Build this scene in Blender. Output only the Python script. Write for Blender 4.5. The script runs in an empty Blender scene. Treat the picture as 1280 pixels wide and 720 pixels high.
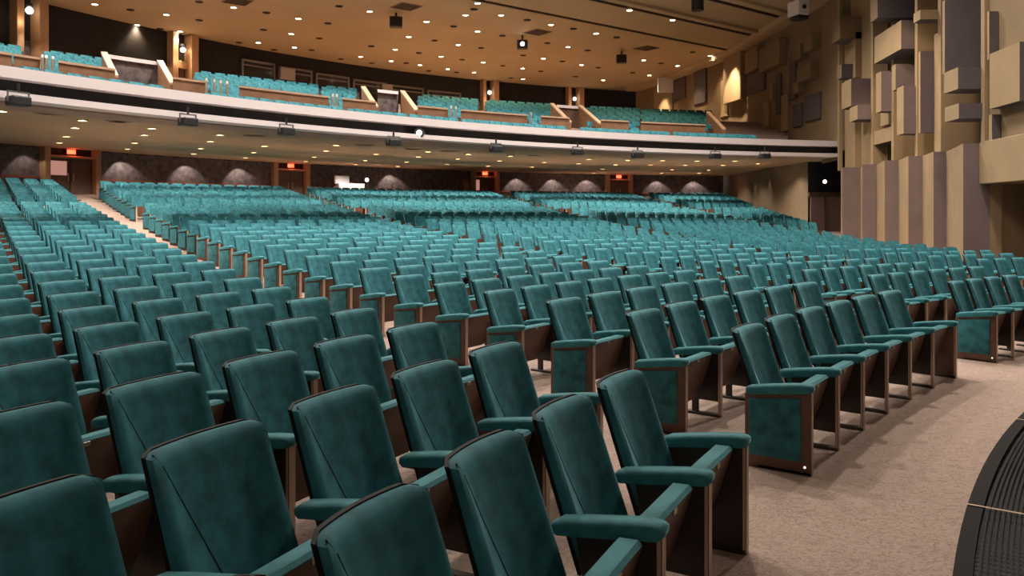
import bpy, bmesh, math, random
import numpy as np
from mathutils import Vector
random.seed(7)
PI = math.pi
SC = bpy.context.scene
COL = SC.collection
VEC = Vector

# ------------------------------------------------------------------ camera
F, YH, CH = 1018.0, 268.0, 1.704          # focal length in px, horizon row, lens height
cd = bpy.data.cameras.new('camera')
cam = bpy.data.objects.new('camera', cd); COL.objects.link(cam)
cam.location = (0, 0, CH); cam.rotation_euler = (PI/2, 0, 0)
cd.sensor_fit = 'HORIZONTAL'; cd.sensor_width = 36; cd.lens = 36*F/1280
cd.shift_y = (YH-360)/1280
cd.clip_start = .05; cd.clip_end = 300
SC.camera = cam
SC.view_settings.view_transform = 'Standard'
SC.view_settings.look = 'None'
SC.view_settings.gamma = 1
SC.view_settings.use_curve_mapping = False
SC.view_settings.exposure = 0.14

# ------------------------------------------------------------------ materials
def mat(name, col, rough=.6, metal=0, noise=0, nscale=20, sheen=0, sheen_tint=None, emit=None, emit_s=0, bump=0, spec=.5, col2=None, detail=4):
    m = bpy.data.materials.new(name); m.use_nodes = True
    nt = m.node_tree; b = nt.nodes['Principled BSDF']
    b.inputs['Roughness'].default_value = rough; b.inputs['Metallic'].default_value = metal
    b.inputs['Specular IOR Level'].default_value = spec
    c = (*col, 1); b.inputs['Base Color'].default_value = c
    if noise or bump or col2:
        tc = nt.nodes.new('ShaderNodeTexCoord'); n = nt.nodes.new('ShaderNodeTexNoise')
        n.inputs['Scale'].default_value = nscale; n.inputs['Detail'].default_value = detail
        nt.links.new(tc.outputs['Object'], n.inputs['Vector'])
        if noise or col2:
            r = nt.nodes.new('ShaderNodeValToRGB')
            lo = tuple(max(0, v*(1-noise)) for v in col) if col2 is None else col2
            hi = tuple(v*(1+noise) for v in col)
            r.color_ramp.elements[0].position = .27; r.color_ramp.elements[1].position = .73
            r.color_ramp.elements[0].color = (*lo, 1); r.color_ramp.elements[1].color = (*hi, 1)
            nt.links.new(n.outputs['Fac'], r.inputs['Fac']); nt.links.new(r.outputs['Color'], b.inputs['Base Color'])
        if bump:
            bp = nt.nodes.new('ShaderNodeBump'); bp.inputs['Strength'].default_value = bump; bp.inputs['Distance'].default_value = .01
            nt.links.new(n.outputs['Fac'], bp.inputs['Height']); nt.links.new(bp.outputs['Normal'], b.inputs['Normal'])
    if sheen:
        b.inputs['Sheen Weight'].default_value = sheen; b.inputs['Sheen Roughness'].default_value = .35
        b.inputs['Sheen Tint'].default_value = (*(sheen_tint or (1, 1, 1)), 1)
    if emit:
        b.inputs['Emission Color'].default_value = (*emit, 1); b.inputs['Emission Strength'].default_value = emit_s
    return m

M = {}
M['velvet'] = mat('teal_velvet', (.030, .152, .180), .75, noise=.46, nscale=11, sheen=.65, sheen_tint=(.45, .90, 1), spec=.2, detail=6)
M['pad'] = mat('teal_pad', (.032, .185, .212), .7, noise=.25, nscale=14, sheen=.5, sheen_tint=(.45, .9, .95), spec=.25)
M['backline'] = mat('dark_line', (.006, .03, .032), .8)
M['shell'] = mat('dark_shell', (.009, .006, .005), .7, spec=.2)
M['wood'] = mat('brown_laminate', (.115, .056, .036), .45, noise=.3, nscale=6)
M['darkwood'] = mat('dark_brown_side', (.026, .014, .010), .45, noise=.3, nscale=5)
M['edge'] = mat('tan_edge_metal', (.50, .36, .26), .4, metal=.2)
M['steel'] = mat('plate_metal', (.45, .38, .3), .35, metal=.8)
M['aisle'] = mat('aisle_lamp', (.9, .85, .8), .5, emit=(1, .9, .75), emit_s=1.3)

def carpet():
    m = mat('patterned_carpet', (.40, .27, .20), .95, spec=.1)
    nt = m.node_tree; b = nt.nodes['Principled BSDF']
    tc = nt.nodes.new('ShaderNodeTexCoord')
    mp = nt.nodes.new('ShaderNodeMapping'); mp.inputs['Scale'].default_value = (3.0, 5.0, 3.0); mp.inputs['Rotation'].default_value = (0, 0, .5)
    n1 = nt.nodes.new('ShaderNodeTexNoise'); n1.inputs['Scale'].default_value = 3.2; n1.inputs['Detail'].default_value = 2; n1.inputs['Distortion'].default_value = 2.2
    n2 = nt.nodes.new('ShaderNodeTexNoise'); n2.inputs['Scale'].default_value = 90
    r = nt.nodes.new('ShaderNodeValToRGB')
    e = r.color_ramp.elements
    e[0].position = .44; e[0].color = (.53, .385, .315, 1); e[1].position = .56; e[1].color = (.53, .395, .33, 1)
    k = e.new(.5); k.color = (.35, .25, .20, 1)
    mx = nt.nodes.new('ShaderNodeMixRGB'); mx.blend_type = 'MULTIPLY'; mx.inputs['Fac'].default_value = .5
    nt.links.new(tc.outputs['Object'], mp.inputs['Vector']); nt.links.new(mp.outputs['Vector'], n1.inputs['Vector'])
    nt.links.new(tc.outputs['Object'], n2.inputs['Vector'])
    nt.links.new(n1.outputs['Fac'], r.inputs['Fac']); nt.links.new(r.outputs['Color'], mx.inputs['Color1'])
    nt.links.new(n2.outputs['Fac'], mx.inputs['Color2'])
    nt.links.new(mx.outputs['Color'], b.inputs['Base Color'])
    return m
M['carpet'] = carpet()
M['ceil'] = mat('tan_plaster', (.38, .285, .175), .8, noise=.06, nscale=.4)
M['soffit'] = mat('tan_soffit', (.37, .248, .138), .8, noise=.06, nscale=.4)
M['gap'] = mat('ceiling_slot', (.10, .06, .035), .9)
M['white'] = mat('balcony_white', (.66, .58, .58), .5)
M['black'] = mat('black_recess', (.006, .005, .006), .6)
M['blackbox'] = mat('black_housing', (.012, .011, .012), .45)
M['darkwall'] = mat('charcoal_wall', (.010, .007, .008), .9, noise=.35, nscale=3)
M['pattern'] = mat('textured_wall', (.09, .07, .066), .95, noise=.6, nscale=5, detail=8)
M['oak'] = mat('oak_parapet', (.19, .092, .046), .5, noise=.2, nscale=4)
M['oakcap'] = mat('pale_cap', (.40, .25, .16), .5)
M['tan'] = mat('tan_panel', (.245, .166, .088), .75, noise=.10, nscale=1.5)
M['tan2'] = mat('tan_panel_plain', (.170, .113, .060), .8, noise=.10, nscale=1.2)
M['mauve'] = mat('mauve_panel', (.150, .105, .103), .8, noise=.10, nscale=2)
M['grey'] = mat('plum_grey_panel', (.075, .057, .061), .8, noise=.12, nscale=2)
M['jamb'] = mat('tan_jamb', (.38, .22, .12), .6)
M['door'] = mat('brown_door', (.10, .052, .032), .5, noise=.2, nscale=3)
M['lens'] = mat('lamp_lens', (1, .9, .75), .5, emit=(1, .80, .52), emit_s=40)
M['lens2'] = mat('soffit_lens', (1, .9, .75), .5, emit=(1, .84, .62), emit_s=28)
M['hotlens'] = mat('projector_lens', (1, 1, 1), .5, emit=(1, .93, .86), emit_s=22)
M['globe'] = mat('white_globe', (1, 1, 1), .5, emit=(1, .93, .80), emit_s=5)
M['red'] = mat('red_sign', (.9, .1, .05), .5, emit=(1, .07, .03), emit_s=4)
M['trim'] = mat('lamp_trim', (.45, .30, .17), .5)
M['can'] = mat('dark_can', (.02, .012, .008), .8)
M['vent'] = mat('vent_metal', (.20, .12, .065), .6)
M['window'] = mat('booth_glass', (.015, .016, .02), .12)
M['silver'] = mat('grey_metal', (.16, .155, .16), .4, metal=.5)
M['pink'] = mat('lobby_glow', (.4, .22, .2), .6, emit=(1, .50, .42), emit_s=.35)
M['paper'] = mat('white_cover', (.55, .53, .54), .7)
M['grate'] = mat('black_grating', (.016, .015, .015), .8, spec=.2)
M['rim'] = mat('grating_rim', (.012, .009, .008), .8, spec=.15)


M['pattern_dark'] = mat('rear_wall_fabric', (.115, .090, .090), .95, noise=.55, nscale=4, detail=8)
M['redrail'] = mat('red_brown_rail', (.24, .075, .045), .5)
M['sheet'] = mat('pale_sheet', (.34, .29, .28), .8)
M['mauvedoor'] = mat('plum_door', (.20, .12, .11), .6)
E_CEIL, E_SOFF, E_FILL, E_WORLD, E_FRONT = 800, 340, 2800, .42, 2300

# ------------------------------------------------------------------ mesh builder
class MB:
    def __init__(s): s.v = []; s.f = []; s.m = []
    def add(s, vs, fs, mi=0):
        o = len(s.v); s.v += [tuple(p) for p in vs]; s.f += [tuple(o+i for i in f) for f in fs]; s.m += [mi]*len(fs); return s
    def box(s, lo, hi, mi=0):
        x0, y0, z0 = lo; x1, y1, z1 = hi
        return s.hexa([(x0, y0, z0), (x1, y0, z0), (x1, y1, z0), (x0, y1, z0), (x0, y0, z1), (x1, y0, z1), (x1, y1, z1), (x0, y1, z1)], mi)
    def hexa(s, p, mi=0):
        return s.add(p, [(3, 2, 1, 0), (4, 5, 6, 7), (0, 1, 5, 4), (1, 2, 6, 5), (2, 3, 7, 6), (3, 0, 4, 7)], mi)
    def prism(s, poly, z0, z1, mi=0):
        n = len(poly)
        vs = [(x, y, z0) for x, y in poly]+[(x, y, z1) for x, y in poly]
        return s.add(vs, [tuple(range(n-1, -1, -1)), tuple(range(n, 2*n))]+[(i, (i+1) % n, n+(i+1) % n, n+i) for i in range(n)], mi)
    def strip(s, a, b, mi=0):
        n = len(a)
        return s.add(list(a)+list(b), [(i, i+1, n+i+1, n+i) for i in range(n-1)], mi)
    def cyl(s, c, r, h, axis=(0, 0, 1), n=16, mi=0, r2=None):
        ax = VEC(axis).normalized(); q = ax.to_track_quat('Z', 'Y'); c = VEC(c); r2 = r if r2 is None else r2
        lo = [c+q @ VEC((r*math.cos(2*PI*i/n), r*math.sin(2*PI*i/n), 0)) for i in range(n)]
        hi = [c+q @ VEC((r2*math.cos(2*PI*i/n), r2*math.sin(2*PI*i/n), h)) for i in range(n)]
        return s.add(lo+hi, [tuple(range(n-1, -1, -1)), tuple(range(n, 2*n))]+[(i, (i+1) % n, n+(i+1) % n, n+i) for i in range(n)], mi)
    def tube(s, pts, r, n=6, mi=0):
        pts = [VEC(p) for p in pts]; rings = []
        for i, p in enumerate(pts):
            t = (pts[min(i+1, len(pts)-1)]-pts[max(i-1, 0)]).normalized(); q = t.to_track_quat('Z', 'Y')
            rings.append([p+q @ VEC((r*math.cos(2*PI*k/n), r*math.sin(2*PI*k/n), 0)) for k in range(n)])
        vs = [v for g in rings for v in g]; fs = []
        for i in range(len(pts)-1):
            for k in range(n): fs.append((i*n+k, i*n+(k+1) % n, (i+1)*n+(k+1) % n, (i+1)*n+k))
        fs.append(tuple(range(n-1, -1, -1))); fs.append(tuple((len(pts)-1)*n+k for k in range(n)))
        return s.add(vs, fs, mi)
    def mesh(s, name, mats, smooth=False, bevel=0, seg=2, angle=None):
        me = bpy.data.meshes.new(name); me.from_pydata(s.v, [], s.f)
        for m in mats: me.materials.append(m)
        me.polygons.foreach_set('material_index', s.m)
        bm = bmesh.new(); bm.from_mesh(me)
        bmesh.ops.recalc_face_normals(bm, faces=bm.faces)
        if bevel:
            es = [e for e in bm.edges if len(e.link_faces) == 2 and e.calc_face_angle(0) > .5]
            bmesh.ops.bevel(bm, geom=es, offset=bevel, segments=seg, affect='EDGES', profile=.5, clamp_overlap=True)
        bm.to_mesh(me); bm.free()
        if smooth:
            me.polygons.foreach_set('use_smooth', [True]*len(me.polygons))
            try: me.set_sharp_from_angle(angle=angle or .7)
            except Exception: pass
        return me

def link(name, me, parent=None, loc=None):
    o = bpy.data.objects.new(name, me); COL.objects.link(o)
    if parent: o.parent = parent
    if loc: o.location = loc
    return o
def tag(o, label, cat, group=None, kind=None):
    o['label'] = label; o['category'] = cat
    if group: o['group'] = group
    if kind: o['kind'] = kind
    return o
def empty(name, loc, rz, label, cat, group=None):
    o = bpy.data.objects.new(name, None); COL.objects.link(o); o.empty_display_size = .1
    o.location = loc; o.rotation_euler = (0, 0, rz)
    return tag(o, label, cat, group)
def struct(name, mb, mats, **k):
    o = link(name, mb.mesh(name, mats, **k)); o['kind'] = 'structure'; return o

# ------------------------------------------------------------------ places: a pixel's ray meets real surfaces
def P(px, py, D): return VEC(((px-640)/F*D, D, CH+(YH-py)/F*D))
def zat(py, D): return CH+(YH-py)/F*D
def ray_circle(px, c, R):
    r = (px-640)/F; A = r*r+1; B = -2*(r*c[0]+c[1]); Cc = c[0]**2+c[1]**2-R*R
    return (-B+math.sqrt(max(0, B*B-4*A*Cc)))/(2*A)
CB, RB = (20.3, -1.2), 35.4               # balcony front arc
CW, RW = (23.4, 15.6), 49.2               # rear wall arc
def on_b(px, R=RB): D = ray_circle(px, CB, R); return ((px-640)/F*D, D)
def on_w(px, dr=0): D = ray_circle(px, CW, RW+dr); return ((px-640)/F*D, D)
def wx(D): return 9.55+.116*D             # side wall line
def on_side(px): D = 9.55/((px-640)/F-.116); return (wx(D), D)
ZC = 11.2                                  # ceiling
ZS0, ZS1 = 4.08, 4.75                      # balcony underside, front and rear

# ------------------------------------------------------------------ stalls layout
C0 = np.array([19.41, -6.66]); DC = np.array([.12, .35])
def Cc(k): return C0+DC*max(k, 0)
def Rk(k):
    if k < 0: return 21.19+k
    a = np.array([1.955-.617*k, 5.316+.948*k]); return float(np.linalg.norm(a-Cc(k)))
def zk(k): return .018*max(0, k-4)**1.45
def ang_line(k, p, d):                     # where a row arc meets an aisle edge
    c, R = Cc(k), Rk(k); p = np.array(p)-c; d = np.array(d)/np.linalg.norm(d)
    b = p@d; t = -b+math.sqrt(max(0, b*b-(p@p-R*R))); q = p+t*d
    return math.atan2(q[1], q[0])
def pt(k, a, dr=0): c, R = Cc(k), Rk(k)+dr; return c[0]+R*math.cos(a), c[1]+R*math.sin(a)
A1 = ((1.164, 4.12), (-.6485, .974)); A2 = ((1.955, 5.316), (-.617, .948))
B1 = ((4.624, 8.48), (-.43, .903)); B2 = ((5.52, 9.43), (-.43, .903))
ac = (14.6, -14.2)
Cl = ((ac[0]-.65, ac[1]), (-.226, .974)); Cr = ((ac[0]+.65, ac[1]), (-.226, .974))
Dl = ((ac[0]-.65, ac[1]), (-.085, .996)); Dr = ((ac[0]+.65, ac[1]), (-.085, .996))
WL = ((wx(0)-1.1, 0), (.116, 1))
ROWS = list(range(23))+[24.5+i for i in range(9)]
W0 = .68

def row_chairs():
    out = []
    for ri, k in enumerate(ROWS):
        R = Rk(k)
        blocks = [(None, A1, {0: .665, 1: .73, 2: .72}.get(ri, .69), 'near'), (A2, B1, .69, 'middle'), (B2, Cl, .55, 'wall'), (Cr, Dl, .50, 'back'), (Dr, WL, .50, 'corner')]
        if k > 23.5: pass
        for L, Rr, w, nm in blocks:
            aR = ang_line(k, *Rr)
            if L is None:
                n = 60; dp = w/R; aL = aR+n*dp
            else:
                aL = ang_line(k, *L)
                if aL-aR < w/R: continue
                n = max(1, round((aL-aR)*R/w)); dp = (aL-aR)/n
            for i in range(n):
                a = aL-(i+.5)*dp
                x, y = pt(k, a)
                first, last = (i == 0 and L is not None), i == n-1
                idx = i if L is not None else n-1-i
                out.append(dict(k=k, row=ri, a=a, x=x, y=y, z=zk(k), w=dp*R, block=nm, i=idx, first=first, last=last))
    return out
def in_view(x, y, z, m=0):
    if y < .55: return False
    px = 640+F*x/y; py = YH-F*(z+.6-CH)/y
    mm = m+F*.45/y
    return -mm < px < 1280+mm and py < 720+F*.55/y+m
CH_ALL = [c for c in row_chairs() if in_view(c['x'], c['y'], c['z'])]
CH_ALL = [c for c in CH_ALL if c['y'] < 75 and (c['x']-CW[0])**2+(c['y']-CW[1])**2 < (RW-1.0)**2 or c['y'] < 20]
CH_ALL = [c for c in CH_ALL if c['x'] < wx(c['y'])-.5]
CH_ALL.sort(key=lambda c: math.hypot(c['x'], c['y']))

# ------------------------------------------------------------------ theatre seat, in detail
HB = .89
def yc(z): return -.33-.345*(z-.36)
def fold_u(v): return .95-.78*(1-v)**.85
def dish_at(u, v):
    s = fold_u(v); ramp = max(0, (abs(u)-s)/(1-s))
    return .034*(1-u*u)*(.4+.6*v)+(.010+.032*(1-v)**.5)*(1-ramp)
def back_grid(w, y_off, z0, z1, nx, nz, shrink, puff, corner=.014):
    """front face of a slightly dished, reclined back"""
    g = []
    for j in range(nz+1):
        v = j/nz; row = []
        for i in range(nx+1):
            u = -1+2*i/nx
            hw = w/2-shrink
            z = z0+(z1-z0)*v
            if abs(u) > .86: z -= corner*v**4*((abs(u)-.86)/.14)**2
            dish = dish_at(u, v)
            e = min((1-abs(u))*hw, (1-v)*(z1-z0), v*(z1-z0)+.01)
            p = puff*min(1, max(0, e)/.030)**.5
            row.append((u*hw*(1.02-.03*v), yc(z)-dish+y_off+p, z))
        g.append(row)
    return g
def slab(mb, g1, g2, mi=0):
    nz, nx = len(g1), len(g1[0])
    vs = [p for r in g1 for p in r]+[p for r in g2 for p in r]; N = nz*nx; fs = []
    for j in range(nz-1):
        for i in range(nx-1):
            a = j*nx+i; fs.append((a, a+1, a+nx+1, a+nx)); fs.append((N+a, N+a+nx, N+a+nx+1, N+a+1))
    for i in range(nx-1):
        fs.append((i, N+i, N+i+1, i+1)); a = (nz-1)*nx+i; fs.append((a, a+1, N+a+1, N+a))
    for j in range(nz-1):
        a = j*nx; fs.append((a, a+nx, N+a+nx, N+a)); a += nx-1; fs.append((a, N+a, N+a+nx, a+nx))
    mb.add(vs, fs, mi)
def make_parts(w):
    bw = w-.155
    d = {}
    mb = MB(); nx, nz = 20, 16
    slab(mb, back_grid(bw, 0, .36, HB, nx, nz, .006, .020), back_grid(bw, -.035, .36, HB, nx, nz, .006, 0))
    for sgn in (1,):  # thin dark line along the fold, on one side only
        pts = []
        for q in range(13):
            v = 1-q/12*.98; u = fold_u(v)*sgn; z = .36+(HB-.36)*v
            hw = bw/2-.006; dish = dish_at(u, v)
            e = min((1-abs(u))*hw, (1-v)*.53)
            p = .020*min(1, max(0, e)/.030)**.5
            pts.append((u*hw*(1.02-.03*v), yc(z)-dish+p, z))
        mb.tube(pts, .0035, 5, 1)
    d['backrest'] = mb.mesh('backrest', [M['velvet'], M['backline']], smooth=True, angle=1.0)
    mb = MB()
    slab(mb, back_grid(bw, -.034, .30, HB+.005, 10, 8, .001, 0), back_grid(bw, -.050, .30, HB+.005, 10, 8, .001, 0))
    d['back_shell'] = mb.mesh('back_shell', [M['shell']], smooth=True, angle=.8)
    # tipped-up seat
    sw = w-.13
    mb = MB()
    prof = [(-.045, .535), (-.060, .550), (-.130, .547), (-.150, .525), (-.26, .22), (-.18, .18)]
    vs = []
    for x in (-sw/2, -sw/2+.012, sw/2-.012, sw/2):
        t = .008 if abs(x) > sw/2-.001 else 0
        for (y, z) in prof: vs.append((x, y-(t if y > -.2 else -t), z-(t if z > .5 else -t)))
    n = len(prof); fs = []
    for s_ in range(3):
        for i in range(n): fs.append((s_*n+i, s_*n+(i+1) % n, (s_+1)*n+(i+1) % n, (s_+1)*n+i))
    fs += [tuple(range(n)), tuple(range(3*n, 4*n))]
    mb.add(vs, fs)
    d['seat'] = mb.mesh('seat', [M['pad']], smooth=True)
    mb = MB()                                  # wooden pan facing the stage, narrower and rounded below
    out = [(-sw/2, .534), (sw/2, .534), (sw/2-.01, .32), (sw/2-.05, .21), (sw/2-.12, .165), (-sw/2+.12, .165), (-sw/2+.05, .21), (-sw/2+.01, .32)]
    def py_(z): return -.040-.30*(.552-z)
    vs = [(x, py_(z), z) for x, z in out]+[(x, py_(z)-.03, z) for x, z in out]
    n = 8
    mb.add(vs, [tuple(range(n)), tuple(range(2*n-1, n-1, -1))]+[(i, (i+1) % n, n+(i+1) % n, n+i) for i in range(n)])
    d['seat_pan'] = mb.mesh('seat_pan', [M['wood']], bevel=.006, seg=2, smooth=True)
    mb = MB().box((-.022, py_(.52)-.004, .508), (.022, py_(.52)+.006, .532))
    d['number_plate'] = mb.mesh('number_plate', [M['steel']], bevel=.002, seg=1)
    # arm pad: long, waterfall front, sloping down to the rear
    def arm(x):
        mb = MB(); L0, L1 = .016, -.43
        secs = []
        prof = [(0, .042, -.020), (.014, .050, -.006), (.045, .053, .003), (.13, .054, .006), (.30, .052, .004), (.41, .048, .0), (.435, .040, -.010)]
        for (s_, hw, top) in prof:
            y = L0-s_; zc = .598-.125*s_; bot = zc-.066+(.014 if s_ < .01 or s_ > .42 else 0)
            zt = zc+top
            secs.append([(x-hw, y, bot+.010), (x-hw*1.02, y, max(bot+.03, zt-.020)), (x-hw*.86, y, zt-.004), (x, y, zt), (x+hw*.86, y, zt-.004), (x+hw*1.02, y, max(bot+.03, zt-.020)), (x+hw, y, bot+.010), (x, y, bot)])
        n = 8; vs = [p for s_ in secs for p in s_]; fs = []
        for k in range(len(secs)-1):
            for i in range(n): fs.append((k*n+i, k*n+(i+1) % n, (k+1)*n+(i+1) % n, (k+1)*n+i))
        fs += [tuple(range(n-1, -1, -1)), tuple((len(secs)-1)*n+i for i in range(n))]
        mb.add(vs, fs)
        return mb.mesh('armrest', [M['pad']], smooth=True, angle=1.1)
    def std(x, solid=False):
        mb = MB(); t = .022
        yb = -.40 if solid else -.33
        yb0 = -.40 if solid else -.26
        zb = 0 if solid else .13
        pl = [(-.012, zb), (-.012, .54), (yb, .54+.125*yb), (yb0, zb)]
        vs = [(x-t, y, z) for y, z in pl]+[(x+t, y, z) for y, z in pl]
        mb.add(vs, [(0, 1, 2, 3), (7, 6, 5, 4), (0, 4, 5, 1), (1, 5, 6, 2), (2, 6, 7, 3), (3, 7, 4, 0)])
        mb.box((x-.026, -.012, 0), (x+.026, .010, .545), 1)      # pale front edge
        mb.box((x-.030, -.34, 0), (x+.030, .006, .022), 0)       # foot
        if not solid: mb.box((x-.02, -.25, .02), (x+.02, -.20, .15), 0)
        return mb.mesh('standard', [M['darkwood'], M['edge']], bevel=.003, seg=1)
    d['armrest'] = arm(w/2); d['armrest2'] = arm(-w/2)
    d['standard'] = std(w/2); d['standard2'] = std(-w/2, True)
    def panel(x, sg):
        mb = MB(); x0, x1 = sorted((x-sg*.024, x+sg*.030))
        pl = [(.008, 0), (.008, .545), (-.43, .495), (-.43, 0)]
        vs = [(x0, y, z) for y, z in pl]+[(x1, y, z) for y, z in pl]
        mb.add(vs, [(0, 1, 2, 3), (7, 6, 5, 4), (0, 4, 5, 1), (1, 5, 6, 2), (2, 6, 7, 3), (3, 7, 4, 0)])
        a = mb.mesh('end_panel', [M['wood']], bevel=.005, seg=2, smooth=True)
        mb = MB(); x0, x1 = sorted((x+sg*.026, x+sg*.042))
        pl = [(-.055, .085), (-.055, .500), (-.400, .462), (-.400, .085)]
        vs = [(x0, y, z) for y, z in pl]+[(x1, y, z) for y, z in pl]
        mb.add(vs, [(0, 1, 2, 3), (7, 6, 5, 4), (0, 4, 5, 1), (1, 5, 6, 2), (2, 6, 7, 3), (3, 7, 4, 0)])
        b = mb.mesh('upholstered_inset', [M['velvet']], bevel=.007, seg=2, smooth=True)
        mb = MB().cyl((x+sg*.028, -.030, .055), .0075, .008, (sg, 0, 0), 12)
        c = mb.mesh('aisle_light', [M['aisle']])
        return a, b, c
    d['panel1'] = panel(w/2, 1); d['panel2'] = panel(-w/2, -1)
    return d
ORD = 'zeroth first second third fourth fifth sixth seventh eighth ninth tenth eleventh twelfth thirteenth fourteenth fifteenth sixteenth seventeenth eighteenth nineteenth twentieth twenty-first twenty-second twenty-third twenty-fourth twenty-fifth twenty-sixth twenty-seventh twenty-eighth twenty-ninth thirtieth'.split()
VAR = {}
def parts_for(w):
    key = round(w/.02)
    if key not in VAR: VAR[key] = make_parts(key*.02)
    return VAR[key]
NDET = 300
BL = {'near': 'block nearest'}
def seat_label(c):
    r = ORD[c['row']+1]
    n = ORD[c['i']+1]
    where = {'near': 'front corner block', 'middle': 'middle block', 'wall': 'wall-side block', 'back': 'central rear block', 'corner': 'far wall block'}[c['block']]
    if c['i'] == 0:
        return f"teal velvet theatre seat at the aisle end, {r} row of the {where}"
    return f"teal theatre seat, {n} from the aisle, {r} row of the {where}"
GRP = {'near': 'teal seats in the front corner block', 'middle': 'teal seats in the middle block', 'wall': 'teal seats in the block beside the sculpted wall', 'back': 'teal seats in the central rear block', 'corner': 'teal seats in the far wall block'}
def build_seats():
    for c in CH_ALL[:NDET]:
        d = parts_for(c['w']); a = c['a']
        th = math.atan2(math.cos(a), -math.sin(a))
        r = empty('theatre_seat', (c['x'], c['y'], c['z']), th, seat_label(c), 'seat', GRP[c['block']])
        dist = math.hypot(c['x'], c['y'])
        b = link('backrest', d['backrest'], r); link('back_shell', d['back_shell'], b)
        s = link('seat', d['seat'], r); p = link('seat_pan', d['seat_pan'], s)
        if dist < 9: link('number_plate', d['number_plate'], s)
        link('armrest', d['armrest'], r)
        if c['first']:
            e, u, l = d['panel1']; ep = link('end_panel', e, r); link('upholstered_inset', u, ep)
            if c['row'] == 0: link('aisle_light', l, ep)
            link('standard', d['standard'], r)
        else:
            link('standard', d['standard'], r)
        if c['last']:
            link('armrest', d['armrest2'], r); link('standard', d['standard2'], r)
            if c['block'] != 'near' or c['row'] > 0:
                e, u, l = d['panel2']; ep = link('end_panel', e, r); link('upholstered_inset', u, ep)
build_seats()

# distant seats: one mass, each still a shaped seat
def simple_seat():
    mb = MB(); bw = W0-.13
    slab(mb, back_grid(bw, 0, .38, HB, 4, 4, .006, .030), back_grid(bw, -.045, .38, HB, 4, 4, .006, 0), 0)
    vs = [p for r in back_grid(bw, -.046, .30, HB+.005, 4, 1, .001, 0) for p in r]
    mb.add(vs, [(i, i+1, i+6, i+5) for i in range(4)], 1)
    sw = W0-.13
    mb.hexa([(-sw/2, -.30, .24), (sw/2, -.30, .24), (sw/2, -.22, .22), (-sw/2, -.22, .22), (-sw/2, -.20, .55), (sw/2, -.20, .55), (sw/2, -.11, .57), (-sw/2, -.11, .57)], 2)
    z = lambda zz: -.09-.22*(.552-zz)
    mb.add([(-sw/2, z(.552), .552), (sw/2, z(.552), .552), (sw/2-.04, z(.27), .27), (sw/2-.12, z(.17), .17), (-sw/2+.12, z(.17), .17), (-sw/2+.04, z(.27), .27)], [tuple(range(6))], 3)
    return mb
def simple_arm(x, panel=False):
    mb = MB()
    mb.hexa([(x-.05, .03, .54), (x+.05, .03, .54), (x+.05, -.42, .49), (x-.05, -.42, .49), (x-.04, .03, .58), (x+.04, .03, .58), (x+.042, -.42, .545), (x-.042, -.42, .545)], 2)
    if panel:
        mb.box((x-.025, -.42, 0), (x+.025, .0, .50), 4); mb.box((x-.045, -.39, .09), (x+.045, -.05, .47), 0)
    else:
        mb.box((x-.022, -.30, 0), (x+.022, -.01, .51), 4)
    mb.box((x-.024, -.01, 0), (x+.024, .008, .54), 5)
    return mb
class Mass:
    def __init__(s): s.v = []; s.f = []; s.m = []; s.n = 0
    def put(s, mb, x, y, z, a, sx=1, sc=1):
        v = np.array(mb.v); v = v*np.array([sx, 1, 1])*sc
        r = np.array([math.cos(a), math.sin(a)]); t = np.array([-math.sin(a), math.cos(a)])
        w = np.empty_like(v)
        w[:, 0] = x+v[:, 0]*t[0]-v[:, 1]*r[0]; w[:, 1] = y+v[:, 0]*t[1]-v[:, 1]*r[1]; w[:, 2] = z+v[:, 2]
        s.v.append(w); s.f += [tuple(i+s.n for i in f) for f in mb.f]; s.m += mb.m; s.n += len(v)
    def build(s, name, mats):
        me = bpy.data.meshes.new(name); me.from_pydata(np.concatenate(s.v).tolist(), [], s.f)
        for m in mats: me.materials.append(m)
        me.polygons.foreach_set('material_index', s.m); me.validate(); me.update()
        return link(name, me)
mass = Mass(); SS = simple_seat(); SA = simple_arm(W0/2); SA1 = simple_arm(W0/2, True); SA2 = simple_arm(-W0/2, True)
for c in CH_ALL[NDET:]:
    sx = c['w']/W0
    mass.put(SS, c['x'], c['y'], c['z'], c['a'], sx)
    mass.put(SA1 if c['first'] else SA, c['x'], c['y'], c['z'], c['a'], sx)
    if c['last']: mass.put(SA2, c['x'], c['y'], c['z'], c['a'], sx)

# ------------------------------------------------------------------ floor
mb = MB()
ks = [-16, -8, -4, -2, -1]+[i*.75 for i in range(0, 56)]
na = 60
rows = []
for k in ks:
    rows.append([(*pt(k, 1.15+(3.25-1.15)*i/na), zk(k)) for i in range(na+1)])
for j in range(len(ks)-1): mb.strip(rows[j], rows[j+1])
fl = struct('floor', mb, [M['carpet']], smooth=True)

print('CHAIRS', len(CH_ALL), mass.n)
# ------------------------------------------------------------------ rear walls, balcony
def arc_px(a, b, n): return [a+(b-a)*i/n for i in range(n+1)]
PXC = 904                                   # px where rear wall meets side wall
wpx = arc_px(-420, PXC, 60)
def wall_strip(pxs, z0, z1, dr=0): 
    a = [(*on_w(p, dr), z0) for p in pxs]; b = [(*on_w(p, dr), z1) for p in pxs]; return a, b
mb = MB(); mb.strip(*wall_strip(wpx, 1.6, 4.9)); struct('wall_rear_stalls', mb, [M['pattern_dark']])
mb = MB(); mb.strip(*wall_strip(arc_px(-420, 798, 60), 4.7, 11.4)); struct('wall_rear_balcony', mb, [M['darkwall']])
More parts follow.
